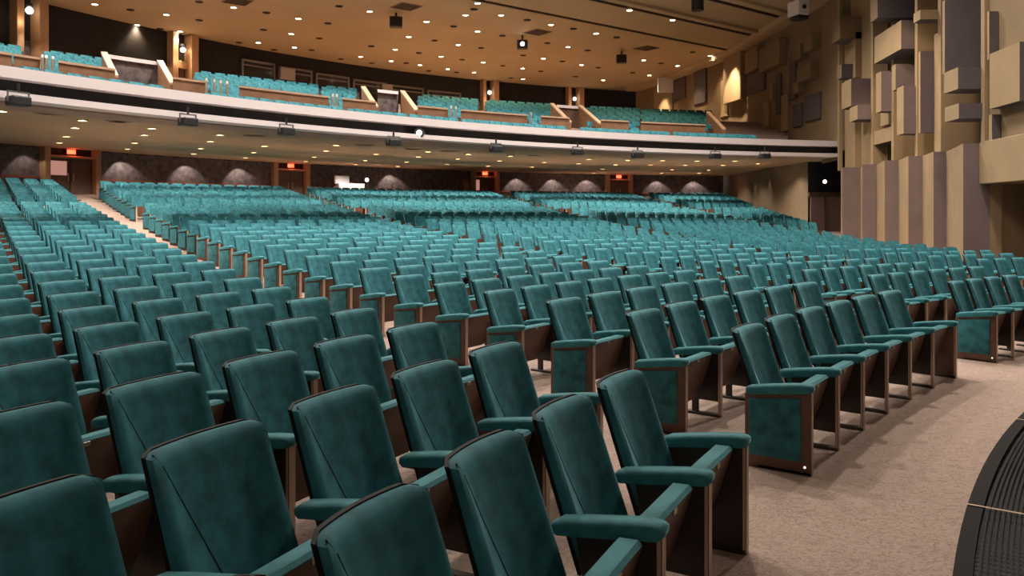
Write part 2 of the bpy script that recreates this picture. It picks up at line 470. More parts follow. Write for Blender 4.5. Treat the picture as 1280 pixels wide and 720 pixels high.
# brown dado with a reddish rail along the lower rear wall, broken at the doors
DOORS = [(50, 121), (339, 384), (588, 622), (756, 789)]
segs = []; last = -420
for a, b in DOORS: segs.append((last, a)); last = b
segs.append((last, PXC))
for i, (a, b) in enumerate(segs):
    pxs = arc_px(a, b, max(4, int((b-a)/20)))
    mb = MB()
    for dr0, dr1, z0, z1, mi in ((-.06, 0, 1.8, 3.30, 0), (-.12, 0, 3.30, 3.40, 1)):
        lo = [(*on_w(p, dr0), z0) for p in pxs]; hi = [(*on_w(p, dr0), z1) for p in pxs]; bk = [(*on_w(p, dr1), z1) for p in pxs]
        mb.strip(lo, hi, mi); mb.strip(hi, bk, mi)
    struct('baseboard_rear_%d' % (i+1), mb, [M['door'], M['redrail']])

# doors of the stalls
def frame_at(px0, px1, z0, z1, dr=-.05, dep=.3, post=.22):
    x0, y0 = on_w(px0, dr); x1, y1 = on_w(px1, dr)
    ux, uy = x1-x0, y1-y0; L = math.hypot(ux, uy); ux /= L; uy /= L; nx, ny = uy, -ux       # n points into the hall
    if nx*(0-x0)+ny*(0-y0) < 0: nx, ny = -nx, -ny
    def pt3(s, d, z): return (x0+ux*s+nx*d, y0+uy*s+ny*d, z)
    def slab3(mb, s0, s1, d0, d1, z0_, z1_, mi=0):
        mb.hexa([pt3(s0, d0, z0_), pt3(s1, d0, z0_), pt3(s1, d1, z0_), pt3(s0, d1, z0_), pt3(s0, d0, z1_), pt3(s1, d0, z1_), pt3(s1, d1, z1_), pt3(s0, d1, z1_)], mi)
    return L, pt3, slab3
ZF = zk(33.6)
for i, (a, b) in enumerate(DOORS):
    L, pt3, sl = frame_at(a, b, ZF, 4.6)
    mb = MB(); p = .28
    sl(mb, 0, p, -.1, .35, ZF-.3, 4.75, 0); sl(mb, L-p, L, -.1, .35, ZF-.3, 4.75, 0); sl(mb, p, L-p, -.1, .30, 4.30, 4.40, 0)
    sl(mb, p, L-p, -.05, .0, 4.40, 4.75, 1)
    fr = struct('door_%d' % (i+1), mb, [M['jamb'], M['darkwall']], bevel=.02, seg=1)
    half = L/2
    for k in range(2):
        mb = MB(); s0 = p+.01 if k == 0 else half+.01; s1 = half-.01 if k == 0 else L-p-.01
        sl(mb, s0, s1, .0, .06, ZF-.3, 4.30)
        lf = link('door_leaf', mb.mesh('door_leaf', [M['door']], bevel=.01, seg=1), fr)
        mb = MB(); q = (s1-.12) if k == 0 else (s0+.12)
        sl(mb, q-.03, q+.03, .06, .12, ZF+.8, ZF+1.15)
        link('door_handle', mb.mesh('door_handle', [M['steel']]), lf)
        if (i, k) in ((0, 0), (2, 0)):
            mb = MB(); w_ = (s1-s0); sl(mb, s0+w_*.12, s0+w_*(.85 if i == 0 else .5), .06, .075, ZF+1.05 if i == 0 else ZF+.9, ZF+1.7)
            link('window_pane', mb.mesh('window_pane', [M['pink']]), lf)
    # glowing red sign over the door
    mb = MB(); sl(mb, L/2-.24, L/2+.24, .02, .14, 4.46, 4.72, 0); 
    sg = link('exit_sign', mb.mesh('exit_sign', [M['blackbox']], bevel=.01, seg=1))
    tag(sg, ['glowing red sign over the door at the head of the long aisle', 'glowing red sign over the door beside the sound desk', 'glowing red sign over the dark door with a notice beside it', 'glowing red sign over the tan framed door nearest the corner'.replace('nearest', 'next to')][i], 'sign', 'red signs over the rear doors')
    mb = MB(); sl(mb, L/2-.21, L/2+.21, .14, .155, 4.49, 4.69, 0); link('sign_face', mb.mesh('sign_face', [M['red']]), sg)
    pl = bpy.data.lights.new('sign_glow', 'POINT'); pl.energy = 9; pl.color = (1, .16, .06); pl.shadow_soft_size = .1
    lo = bpy.data.objects.new('sign_glow', pl); COL.objects.link(lo); lo.location = pt3(L/2, .35, 4.58); lo.parent = sg

# small notice beside the third door
L, pt3, sl = frame_at(579, 586, 0, 0)
mb = MB(); sl(mb, 0, L, .0, .06, 3.35, 4.0, 0); o = link('notice_board', mb.mesh('notice_board', [M['jamb']], bevel=.01, seg=1)); tag(o, 'small framed notice on the dark rear wall beside a door', 'notice board')

# sound desk
x0, y0 = on_w(437, -1.7); th = math.atan2(x0-CW[0], -(y0-CW[1]))
r = empty('sound_desk', (x0, y0, zk(32.3)), th, 'brown wooden sound desk at the rear wall between two doors', 'desk')
mb = MB().box((-1.55, -.35, 0), (1.55, .35, .86)); link('desk_body', mb.mesh('desk_body', [M['door']], bevel=.02, seg=1), r)
mb = MB().box((-1.75, -.5, .86), (1.75, .45, .93)); link('desk_top', mb.mesh('desk_top', [M['oakcap']], bevel=.015, seg=1), r)
r2 = empty('mixing_console', (x0, y0, zk(32.3)+.93), th, 'white covered mixing console on the sound desk', 'mixing console')
mb = MB(); mb.add([(-.9, -.35, 0), (.95, -.35, 0), (.95, .3, 0), (-.9, .3, 0), (-.9, -.35, .12), (.95, -.35, .12), (.95, .3, .38), (-.9, .3, .38)], [(3, 2, 1, 0), (4, 5, 6, 7), (0, 1, 5, 4), (1, 2, 6, 5), (2, 3, 7, 6), (3, 0, 4, 7)])
link('console_body', mb.mesh('console_body', [M['paper']], bevel=.04, seg=2, smooth=True), r2)
mb = MB().box((.0, -.15, .3), (1.0, .0, .82)); link('monitor', mb.mesh('monitor', [M['paper']], bevel=.05, seg=3, smooth=True), r2)
mb = MB().box((.13, -.165, .40), (.87, -.15, .72)); link('screen', mb.mesh('screen', [M['silver']], bevel=.01, seg=1), r2)
r3 = empty('desk_lamp', (x0, y0, zk(32.3)+.93), th, 'white globe lamp standing on the sound desk', 'lamp')
mb = MB().cyl((-1.25, 0, 0), .10, .03).cyl((-1.25, 0, .02), .02, .5); link('stem', mb.mesh('stem', [M['blackbox']]), r3)
bm = bmesh.new(); bmesh.ops.create_icosphere(bm, subdivisions=2, radius=.12); me = bpy.data.meshes.new('globe'); bm.to_mesh(me); bm.free(); me.materials.append(M['globe'])
link('globe', me, r3, (-1.25, 0, .62))

# balcony front: two white bands with a black recess between
bpx = arc_px(-330, 1052, 70)
def ring_solid(r0, r1, z0, z1, pxs=None):
    mb = MB(); pxs = pxs or bpx
    A = [(*on_b(p, r0), z0) for p in pxs]; B = [(*on_b(p, r0), z1) for p in pxs]; C = [(*on_b(p, r1), z1) for p in pxs]; D_ = [(*on_b(p, r1), z0) for p in pxs]
    mb.strip(A, B); mb.strip(B, C); mb.strip(C, D_); mb.strip(D_, A)
    return mb
struct('trim_1', ring_solid(RB, RB+.45, 4.50, 4.73), [M['white']])
struct('trim_2', ring_solid(RB-.05, RB+.45, 4.07, 4.21), [M['white']])
struct('wall_balcony_recess', ring_solid(RB+.35, RB+.42, 4.15, 4.6), [M['black']])
def soffit_D(px, py):
    Df, Db = on_b(px)[1], on_w(px)[1]; s = (ZS1-ZS0)/(Db-Df)
    return (ZS0-CH-s*Df)/((YH-py)/F-s)
mb = MB(); spx = arc_px(-420, 1052, 74)
fr = []; bk = []
for p in spx:
    fr.append((*on_b(p, RB+.1), ZS0))
    if p <= PXC: bk.append((*on_w(p, .2), ZS1))
    else:
        x, y = on_side(p) if p > PXC+8 else (wx(62), 62); f = (y-on_b(p)[1])/(on_w(PXC)[1]-on_b(PXC)[1]); bk.append((x+.6, y, ZS0+(ZS1-ZS0)*min(1, max(0, f))))
mb.strip(fr, bk); struct('ceiling_balcony_underside', mb, [M['soffit']], smooth=True)

# balcony tiers
def tread(r0, r1, z, pa=-330, pb=960, mi=0):
    return ring_solid(r0, r1, z-.25, z, arc_px(pa, pb, 60))
BR = [(36.75, 4.38), (37.7, 4.50)]
UR = [(39.95+.92*i, 5.05+.235*i) for i in range(8)]
mb = MB()
for i, (r_, z_) in enumerate(BR+UR):
    t = ring_solid(r_-.62 if i else r_-.5, r_+.55, z_-.3, z_, arc_px(-330, 985, 60)); mb.add(t.v, t.f)
struct('floor_balcony', mb, [M['carpet']])
mb = MB(); t = [(*on_b(p, UR[-1][0]+.3), UR[-1][1]) for p in arc_px(-330, 830, 50)]; u = [(*on_w(p, .1), UR[-1][1]) for p in arc_px(-330, 830, 50)]
mb.strip(t, u); struct('floor_balcony_aisle', mb, [M['carpet']])
def balcony_row(r_, z_, ranges, step=.47):
    for a, b in ranges:
        xa, ya = on_b(a, r_); xb, yb = on_b(b, r_)
        t0 = math.atan2(ya-CB[1], xa-CB[0]); t1 = math.atan2(yb-CB[1], xb-CB[0])
        n = max(1, int(abs(t1-t0)*r_/step))
        for i in range(n):
            t = t0+(t1-t0)*(i+(.3 if int(r_*1.09) % 2 else .75))/n
            mass.put(SS, CB[0]+(r_-.2)*math.cos(t), CB[1]+(r_-.2)*math.sin(t), z_, t, 1.0, .76); mass.put(SA, CB[0]+(r_-.2)*math.cos(t), CB[1]+(r_-.2)*math.sin(t), z_, t, 1.0, .76)
for j, (r_, z_) in enumerate(BR):
    balcony_row(r_, z_, [(22, 206), (262, 430), (440, 574), (582, 708), (730, 838), (846, 946)])
UPR = [(-60, 26), (62, 133), (250, 264), (268, 398), (408, 446), (528, 598), (612, 690), (738, 800), (806, 890)]
for j, (r_, z_) in enumerate(UR):
    balcony_row(r_, z_, [(a-(2 if j > 2 else 0), b) for a, b in UPR])
# seats in the stair openings between parapets
for a, b in ((55, 70), (262, 297), (414, 426), (562, 573), (662, 674), (788, 800)):
    balcony_row(38.65, 4.72, [(a+2, b-2)])

# wooden parapets with pale caps
def parapet(a, b, r_=39.0, z0=4.5, z1=5.62, label='', slope=0, r2=None):
    n = max(3, int((b-a)/8)); pxs = arc_px(a, b, n); mb = MB(); cap = MB()
    lo = [(*on_b(p, r_), z0) for p in pxs]; hi = [(*on_b(p, r_), z1) for p in pxs]; hb = [(*on_b(p, r_+.14), z1) for p in pxs]; lb = [(*on_b(p, r_+.14), z0) for p in pxs]
    for A, B in ((lo, hi), (hi, hb), (hb, lb), (lb, lo)): mb.strip(A, B)
    m_ = len(pxs); mb.add([lo[0], hi[0], hb[0], lb[0]], [(0, 1, 2, 3)]); mb.add([lo[-1], hi[-1], hb[-1], lb[-1]], [(3, 2, 1, 0)])
    e0 = [(*on_b(p, r_-.05), z1) for p in pxs]; e1 = [(*on_b(p, r_-.05), z1+.06) for p in pxs]; e2 = [(*on_b(p, r_+.2), z1+.06) for p in pxs]; e3 = [(*on_b(p, r_+.2), z1) for p in pxs]
    for A, B in ((e0, e1), (e1, e2), (e2, e3), (e3, e0)): cap.strip(A, B)
    o = link('parapet', mb.mesh('parapet', [M['oak']])); tag(o, label, 'parapet', 'wooden balcony parapets')
    link('cap_rail', cap.mesh('cap_rail', [M['oakcap']]), o)
PAR = [(-40, 15, 'brown wooden balcony parapet running out at the edge of the photo'), (17, 50, 'short brown wooden parapet with light cap before the first balcony column'),
       (73, 144, 'brown wooden parapet before a stair recess with textured wall'), (216, 258, 'brown wooden parapet below the balcony door with glowing lamps'),
       (299, 411, 'long brown wooden parapet below the projection booth'), (428, 470, 'brown wooden parapet beside the narrow textured stair recess'),
       (522, 560, 'brown wooden parapet on the far side of the textured stair recess'), (576, 659, 'long brown wooden parapet below the tan balcony column'),
       (676, 712, 'short brown wooden parapet beside the dark stair recess'), (751, 786, 'brown wooden parapet below the dark rear wall by the corner'),
       (801, 882, 'low brown wooden parapet at the corner end of the balcony')]
for a, b, l in PAR: parapet(a, b, label=l)
# stair recesses: textured wall with white rail, sloping wooden cheeks
def cheek(px_, dpx, label):
    xa, ya = on_b(px_, 39.25); xb, yb = on_b(px_+dpx, 41.85)
    dx, dy = xb-xa, yb-ya; L = math.hypot(dx, dy); nx, ny = -dy/L*.07, dx/L*.07
    mb = MB(); cap = MB()
    mb.hexa([(xa-nx, ya-ny, 4.4), (xb-nx, yb-ny, 4.4), (xb+nx, yb+ny, 4.4), (xa+nx, ya+ny, 4.4), (xa-nx, ya-ny, 5.5), (xb-nx, yb-ny, 6.6), (xb+nx, yb+ny, 6.6), (xa+nx, ya+ny, 5.5)])
    nx *= 1.25; ny *= 1.25
    cap.hexa([(xa-nx, ya-ny, 5.5), (xb-nx, yb-ny, 6.6), (xb+nx, yb+ny, 6.6), (xa+nx, ya+ny, 5.5), (xa-nx, ya-ny, 5.56), (xb-nx, yb-ny, 6.67), (xb+nx, yb+ny, 6.67), (xa+nx, ya+ny, 5.56)])
    o = link('stair_cheek', mb.mesh('stair_cheek', [M['oak']])); tag(o, label, 'parapet', 'sloping wooden cheeks of the balcony stairs')
    link('cap_rail', cap.mesh('cap_rail', [M['oakcap']]), o)
cheek(144, -14, 'sloping wooden cheek where the first parapet meets the wide textured recess')
cheek(216, -16, 'sloping wooden cheek below the balcony door with glowing lamps')
cheek(470, -16, 'sloping wooden cheek at the narrow textured recess, booth side')
cheek(521, -18, 'sloping wooden cheek at the narrow textured recess, column side')
cheek(712, -22, 'sloping wooden cheek on the near side of the dark stair recess')
cheek(751, -26, 'sloping wooden cheek beside the lit tan column above the stairs')
cheek(905, -20, 'sloping wooden cheek below the bright wall panel in the corner')
for i, (a, b, mname) in enumerate(((131, 202, 'pattern'), (472, 498, 'pattern'), (696, 724, 'door'))):
    mb = MB(); pxs = arc_px(a, b, 8)
    lo = [(*on_b(p, 42.0), 4.4) for p in pxs]; hi = [(*on_b(p, 42.0), 6.5) for p in pxs]; mb.strip(lo, hi)
    hb = [(*on_b(p, 42.3), 6.5) for p in pxs]; mb.strip(hi, hb)
    cap = [(*on_b(p, 41.9), 6.5) for p in pxs]; c2 = [(*on_b(p, 41.9), 6.62) for p in pxs]; c3 = [(*on_b(p, 42.4), 6.62) for p in pxs]
    mb.strip(cap, c2, 1); mb.strip(c2, c3, 1)
    struct('wall_stair_%d' % (i+1), mb, [M[mname], M['white']])
# slim hand rails at the stair openings
def handrail(px_, r_, z_, label):
    x, y = on_b(px_, r_); x2, y2 = on_b(px_, r_+1.5)
    mb = MB().tube([(x, y, z_), (x, y, z_+.95), (x2, y2, z_+1.3), (x2, y2, z_+.3)], .035, 6)
    o = link('hand_rail', mb.mesh('hand_rail', [M['steel']])); tag(o, label, 'hand rail', 'pale hand rails at the balcony stairs')
for px_ in (53, 58, 66, 258, 268, 276, 284, 416, 421, 564, 570, 664):
    handrail(px_, 38.3, 4.6, 'pale metal hand rail at a gap between balcony parapets')

# balcony entrances: tan posts, door, lamps
for i, (a, b) in enumerate(((12, 50), (209, 240), (600, 619), (707, 726))):
    L, pt3, sl = frame_at(a, b, 6, 11, dr=-.02)
    mb = MB(); p = .55 if i < 2 else .42
    zt = 11.2
    sl(mb, 0, p*.6, -.1, .5, 6.0, zt); sl(mb, L-p*(1 if i > 1 else .8), L, -.1, .6, 6.0, zt)
    if i: sl(mb, 0, L, -.05, .3, 9.35, 9.75)
    fr_ = struct('door_%d' % (i+5), mb, [M['jamb']], bevel=.02, seg=1)
    mb = MB(); sl(mb, p*.6, L-p, .02, .1, 6.0, 9.35); link('door_leaf', mb.mesh('door_leaf', [M['door'] if i else M['pattern']]), fr_)
    r_ = empty('entrance_lamp', pt3(L*.42, .45, 10.3 if i else 10.6), 0, ['white lamp between the posts of the first balcony column', 'white lamp over the balcony door beside the projection booth', 'white lamp on the balcony column mid way along the rear wall', 'white lamp on the lit tan balcony column next to the corner'][i], 'lamp', 'white lamps over the balcony entrances')
    mb = MB().cyl((0, 0, .18), .14, .12, n=12); link('lamp_cap', mb.mesh('lamp_cap', [M['blackbox']]), r_)
    bm = bmesh.new(); bmesh.ops.create_icosphere(bm, subdivisions=2, radius=.14 if i else .16); me = bpy.data.meshes.new('globe'); bm.to_mesh(me); bm.free(); me.materials.append(M['globe'])
    link('globe', me, r_)
    pl = bpy.data.lights.new('lamp_glow', 'POINT'); pl.energy = 18; pl.color = (1, .72, .45); pl.shadow_soft_size = .3
    lo = bpy.data.objects.new('lamp_glow', pl); COL.objects.link(lo); lo.parent = r_; lo.location = (0, -.5, -.6)

# projection booth windows in the upper rear wall
n = 6
for i in range(n):
    a = 301+i*46.5; b = a+42
    L, pt3, sl = frame_at(a, b, 0, 0, dr=-.02)
    zt = zat(73+i*9.2, on_w(a)[1]); zt = 10.5-.07*i; zb = zt-.95
    mb = MB(); sl(mb, 0, L, -.05, .10, zt-.12, zt, 0); sl(mb, 0, L, -.05, .08, zt-.36, zt-.28, 0); sl(mb, 0, .12, -.05, .1, zb, zt, 0); sl(mb, L-.12, L, -.05, .1, zb, zt, 0)
    w_ = struct('window_%d' % (i+1), mb, [M['silver']])
    mb = MB(); sl(mb, .1, L-.1, .0, .03, zb+.05, zt-.1); link('window_pane', mb.mesh('window_pane', [M['window']]), w_)
for a, b, l in ((350, 368, 'pale square sheet in the second projection booth window'), (477, 490, 'pale square sheet in the fourth projection booth window')):
    L, pt3, sl = frame_at(a, b, 0, 0, dr=-.1); mb = MB(); sl(mb, 0, L, .05, .10, 9.65 if a < 400 else 9.5, 10.35 if a < 400 else 10.2)
    o = link('window_blind', mb.mesh('window_blind', [M['sheet']])); tag(o, l, 'blind')

# ------------------------------------------------------------------ ceiling, in bands parallel to the slots
u = np.array([.787, .617]); nn = np.array([-.617, .787])
def band(n0, n1, z, th=.08):
    mb = MB(); q = [u*s+nn*t for s, t in ((-70, n0), (75, n0), (75, n1), (-70, n1))]
    mb.hexa([(*p, z) for p in q]+[(*p, z+th) for p in q]); return mb
LN = [29.35, 26.15, 22.9, 19.5]
edges = [90]+LN
mb = MB()
for i in range(len(LN)):
    hi_ = edges[i]-(.17 if i else 0); lo_ = LN[i]+.17
    t = band(lo_, hi_, ZC); mb.add(t.v, t.f)
t = band(-25, LN[-1]-.17, ZC); mb.add(t.v, t.f)
struct('ceiling', mb, [M['ceil']])
mb = MB()
for l in LN:
    for t in (band(l-.17, l+.17, ZC+.25), band(l-.21, l-.165, ZC+.01, .3), band(l+.165, l+.21, ZC+.01, .3)): mb.add(t.v, t.f)
struct('ceiling_slots', mb, [M['gap']])
for i, l in enumerate(LN[1:]):
    mb = band(l-.95, l-.75, ZC-.14, .14); struct('trim_%d' % (i+10), mb, [M['ceil']])

NI = 1.0
# side wall, upper part bends inwards towards the rear corner
UW = [(wx(36), 36.0), (13.2, 47.0), (11.0, 57.0), (9.3, 61.2)]
def on_uw(px):
    r = (px-640)/F
    for (xa, ya), (xb, yb) in zip(UW[:-1], UW[1:]):
        if xb-r*yb <= 1e-6 and xa-r*ya >= -1e-6 or xb/yb <= r <= xa/ya:
            t = (r*ya-xa)/((xb-xa)-r*(yb-ya)); return (xa+(xb-xa)*t, ya+(yb-ya)*t)
    return UW[0] if r > .3 else UW[-1]
mb = MB(); a = [(x, y, 4.8) for x, y in UW]; b = [(x, y, 11.4) for x, y in UW]; mb.strip(a, b)
struct('wall_side_balcony', mb, [M['tan2']])
mb = MB()
mb.strip([(wx(38.6), 38.6, .5), (wx(70), 70, .5)], [(wx(38.6), 38.6, 5.0), (wx(70), 70, 5.0)])
struct('wall_side_stalls', mb, [M['tan2']])
mb = MB()
mb.strip([(wx(-12), -12, -.3), (wx(18.05), 18.05, -.3)], [(wx(-12), -12, 11.4), (wx(18.05), 18.05, 11.4)])
mb.strip([(wx(18.05), 18.05, 2.46), (wx(20.3), 20.3, 2.46)], [(wx(18.05), 18.05, 11.4), (wx(20.3), 20.3, 11.4)])
mb.strip([(wx(20.3), 20.3, -.3), (wx(33), 33, -.3)], [(wx(20.3), 20.3, 3.47), (wx(33), 33, 3.47)])
mb.strip([(wx(20.3), 20.3, 3.47), (wx(33), 33, 3.47)], [(wx(20.3)+NI, 20.3, 3.47), (wx(33)+NI, 33, 3.47)])
mb.strip([(wx(20.3)+NI, 20.3, 3.47), (wx(33)+NI, 33, 3.47)], [(wx(20.3)+NI, 20.3, 11.4), (wx(33)+NI, 33, 11.4)])
mb.strip([(wx(33), 33, 3.47), (wx(33), 33, 11.4)], [(wx(33)+NI, 33, 3.47), (wx(33)+NI, 33, 11.4)])
mb.strip([(wx(20.3), 20.3, 3.47), (wx(20.3), 20.3, 11.4)], [(wx(20.3)+NI, 20.3, 3.47), (wx(20.3)+NI, 20.3, 11.4)])
mb.strip([(wx(33), 33, 3.95), (wx(36.1), 36.1, 3.95)], [(wx(33), 33, 11.4), (wx(36.1), 36.1, 11.4)])
struct('wall_side_stage', mb, [M['tan2']])
# cornice along the ceiling edge
mb = MB(); pth = [(wx(y), y) for y in (8, 20, 30, 36)]+UW[1:]
A = [(x-.75, y-.2, ZC-.28) for x, y in pth]; B = [(x-.75, y-.2, ZC) for x, y in pth]; C = [(x+.1, y, ZC-.28) for x, y in pth]
mb.strip(A, B); mb.strip(A, C); struct('trim_3', mb, [M['ceil']])
# vestibule under the balcony end, with door
mb = MB(); xa, xb = wx(33)+.02, wx(38.6)
mb.add([(xa, 33, .3), (xa+2.2, 33, .3), (xa+2.2, 38.6, .3), (xb, 38.6, .3), (xa, 33, 4.3), (xa+2.2, 33, 4.3), (xa+2.2, 38.6, 4.3), (xb, 38.6, 4.3)], [(0, 1, 5, 4), (1, 2, 6, 5), (2, 3, 7, 6), (4, 5, 6, 7)])
struct('wall_vestibule', mb, [M['black']])
mb = MB(); 
for x0_, x1_ in ((14.10, 14.72), (14.80, 15.6)): mb.box((x0_, 38.45, .4), (x1_, 38.52, 2.55))
mb.box((14.03, 38.40, 2.55), (16.1, 38.55, 2.75), 1); mb.box((14.72, 38.40, .4), (14.80, 38.55, 2.6), 1)
struct('door_9', mb, [M['mauvedoor'], M['door']])
r_ = empty('door_lamp', (14.02, 36.5, zat(227, 36.5)), 0, 'small bright lamp above the door under the balcony end', 'lamp')
bm = bmesh.new(); bmesh.ops.create_icosphere(bm, subdivisions=2, radius=.075); me = bpy.data.meshes.new('globe'); bm.to_mesh(me); bm.free(); me.materials.append(M['hotlens']); link('globe', me, r_)
mb = MB().cyl((0, 0, 0), .03, .22, (1, 0, 0), 8); link('bracket', mb.mesh('bracket', [M['blackbox']]), r_)
# doorway close to the stage
mb = MB(); xa, xb = wx(18.05), wx(20.3)
mb.add([(xa, 18.05, -.2), (xa+1.6, 18.05, -.2), (xb+1.6, 20.3, -.2), (xb, 20.3, -.2), (xa, 18.05, 2.46), (xa+1.6, 18.05, 2.46), (xb+1.6, 20.3, 2.46), (xb, 20.3, 2.46)], [(0, 1, 5, 4), (1, 2, 6, 5), (2, 3, 7, 6), (4, 5, 6, 7)])
struct('wall_doorway', mb, [M['tan2']])
mb = MB().box((xa+1.2, 18.2, -.1), (xa+1.3, 20.0, 2.4)); struct('door_10', mb, [M['door']], bevel=.01, seg=1)

# pleated panels at the foot of the sculpted wall: pale face, plum return
def pleat(pl, pm, pr, z0, z1, i):
    P2 = on_side(pr); P1 = ((pm-640)/F*P2[1], P2[1]); P0 = on_side(pl)
    q = [P0, P1, P2, (P2[0]+.3, P2[1]), (P0[0]+.3, P0[1])]
    mb = MB(); n_ = 5; vs = [(x, y, z0) for x, y in q]+[(x, y, z1) for x, y in q]
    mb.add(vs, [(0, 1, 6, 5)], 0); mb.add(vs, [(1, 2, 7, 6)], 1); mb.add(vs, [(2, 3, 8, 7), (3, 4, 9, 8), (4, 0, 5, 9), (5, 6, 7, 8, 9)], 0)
    struct('wall_pleat_%d' % i, mb, [M['tan'], M['mauve']])
for i, (a, m_, b) in enumerate(((1051, 1053, 1075), (1076, 1078, 1095.5), (1096, 1106, 1123), (1123.5, 1135.5, 1153), (1153.5, 1167, 1182.5), (1183, 1204, 1237.5))):
    pleat(a, m_, b, .0, 3.47, i+1)

# relief blocks: front face px pl..pm, side return pm..pr, heights read at the near vertical edge
def block(pl, pm, pr, yt, yb, taper=None, front='tan', side='grey', name=None, surf=None, label=None):
    r2 = (pr-640)/F; D = 9.55/(r2-.116); X2 = wx(D); X1 = (pm-640)/F*D
    rl = (pl-640)/F; D0 = (X1-.116*D)/(rl-.116); X0 = X1+.116*(D0-D)
    zt, zb = min(11.1, zat(yt, D)), zat(yb, D); NB = NI-.05 if 20.3 < D < 32.9 and D0 < 33 else -.02
    zw = zb
    mb = MB(); Xw0 = wx(D0)
    vs = [(X1, D, zt), (X1, D, zb), (X0, D0, zb), (X0, D0, zt), (X2+NB, D, zt), (X2+NB, D, zw), (Xw0+NB, D0, zw), (Xw0+NB, D0, zt)]
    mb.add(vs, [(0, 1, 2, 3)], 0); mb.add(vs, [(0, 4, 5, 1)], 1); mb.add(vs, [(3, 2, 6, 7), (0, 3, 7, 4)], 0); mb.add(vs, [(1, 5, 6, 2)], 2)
    o = link(name or 'wall_block', mb.mesh('wall_block', [M[front], M[side], M['grey']])); tag(o, label, 'wall panel', 'blocks of the sculpted side wall')
BLK = [
 (1052, 1064, 1081, 98, 132, None, 'tan', 'mauve', 'plum block above a wider tapering block beside the balcony end'),
 (1062, 1072, 1093, 131, 149, 205, 'tan', 'mauve', 'wide plum block with long tapering underside beside the balcony end'),
 (1093, 1126.5, 1146, 25, 61, 84, 'tan', 'mauve', 'tall pale block with plum return, top of the brightly lit bay'),
 (1095, 1101.5, 1119.5, 89, 139, 156, 'tan', 'mauve', 'plum upright block below the brightly lit pale face'),
 (1092, 1117, 1120, 157, 175, 199, 'tan', 'mauve', 'pale ledge below the plum upright block, above the pleated panels'),
 (1115, 1119.5, 1134, 80, 112, None, 'tan', 'mauve', 'narrow plum block tucked under the dark hollow of the lit bay'),
 (1121, 1129.5, 1150, 107, 167, 190, 'tan', 'mauve', 'large upright block with pale edge above the pleated panels'),
 (1142, 1150.5, 1178, 12, 24, 44, 'tan', 'tan', 'pale hollowed block at the top of the narrow bay'),
 (1148, 1150.5, 1163, 64, 166, None, 'tan', 'grey', 'tall narrow dark plum strip in the narrow bay'),
 (1180, 1197.5, 1233, 84, 111, 129, 'tan', 'grey', 'upper of two stubby blocks jutting out with a pale end face'),
 (1181, 1198.5, 1234, 129, 148, 187, 'tan', 'grey', 'lower of two stubby blocks jutting out with a pale end face'),
 (1178, 1181, 1209, 0, 92, None, 'tan', 'grey', 'tall dark plum slab above the two stubby blocks'),
 (1237, 1274.5, 1290, 52, 126, None, 'tan', 'grey', 'large pale square block above the doorway by the stage'),
 (1234, 1236.5, 1249, 14, 74, None, 'tan', 'grey', 'dark narrow slab above the large pale square block'),
 (1236, 1240, 1252, 143, 182, None, 'tan', 'grey', 'small dark slab between the large square block and the pale lintel'),
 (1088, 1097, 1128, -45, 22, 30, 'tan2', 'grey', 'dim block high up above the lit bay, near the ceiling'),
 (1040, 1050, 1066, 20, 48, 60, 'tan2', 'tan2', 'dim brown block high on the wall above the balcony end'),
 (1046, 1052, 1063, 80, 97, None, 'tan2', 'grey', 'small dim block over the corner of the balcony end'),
]
for pl, pm, pr, yt, yb, tp, f_, s_, lb in BLK: block(pl, pm, pr, yt, yb, tp, f_, s_, 'relief_block', None, lb)
# pale lintel block over the doorway by the stage
mb = MB(); d0, d1 = 20.25, 18.0
vs = [(wx(d0)-.28, d0, 2.46), (wx(d1)-.28, d1, 2.46), (wx(d1)-.28, d1, 3.5), (wx(d0)-.28, d0, 3.5), (wx(d0)+.1, d0, 2.46), (wx(d1)+.1, d1, 2.46), (wx(d1)+.1, d1, 3.5), (wx(d0)+.1, d0, 3.5)]
mb.hexa([vs[0], vs[1], vs[5], vs[4], vs[3], vs[2], vs[6], vs[7]]); o = link('relief_block', mb.mesh('relief_block', [M['tan']], bevel=.01, seg=1)); tag(o, 'pale lintel block over the dark doorway by the stage', 'wall panel', 'blocks of the sculpted side wall')
mb = MB(); mb.strip([(wx(28.7)+.35, 28.7, 3.47), (wx(33)+.35, 33, 3.47)], [(wx(28.7)+.35, 28.7, 11.2), (wx(33)+.35, 33, 11.2)]); struct('wall_bay', mb, [M['tan']])
# vertical fins between the bays
for i, (px_, z0, z1) in enumerate(((1052, 3.48, 11.2), (1094.5, 3.48, 8.7), (1120.5, 3.48, 11.2), (1150.5, 3.48, 11.2), (1180, 3.48, 11.2), (1235, 3.48, 11.2))):
    x, y = on_side(px_); mb = MB().box((x-.12, y-.06, z0), (x+NI-.02, y+.10, z1)); struct('trim_%d' % (20+i), mb, [M['tan']])

for i, (pa, pb, yt, yb) in enumerate(((1053, 1065.5, 131, 211), (1163.5, 1179, 35, 196), (1097, 1107, 88, 155), (1052, 1066, 40, 96))):
    (x0, y0), (x1, y1) = on_side(pa), on_side(pb); z0 = max(3.48, zat(yb, y1)); z1 = min(11.1, zat(yt, y1))
    mb = MB().hexa([(x0+.1, y0, z0), (x1+.1, y1, z0), (x1+.4, y1, z0), (x0+.4, y0, z0), (x0+.1, y0, z1), (x1+.1, y1, z1), (x1+.4, y1, z1), (x0+.4, y0, z1)])
    struct('wall_infill_%d' % (i+1), mb, [M['tan']])
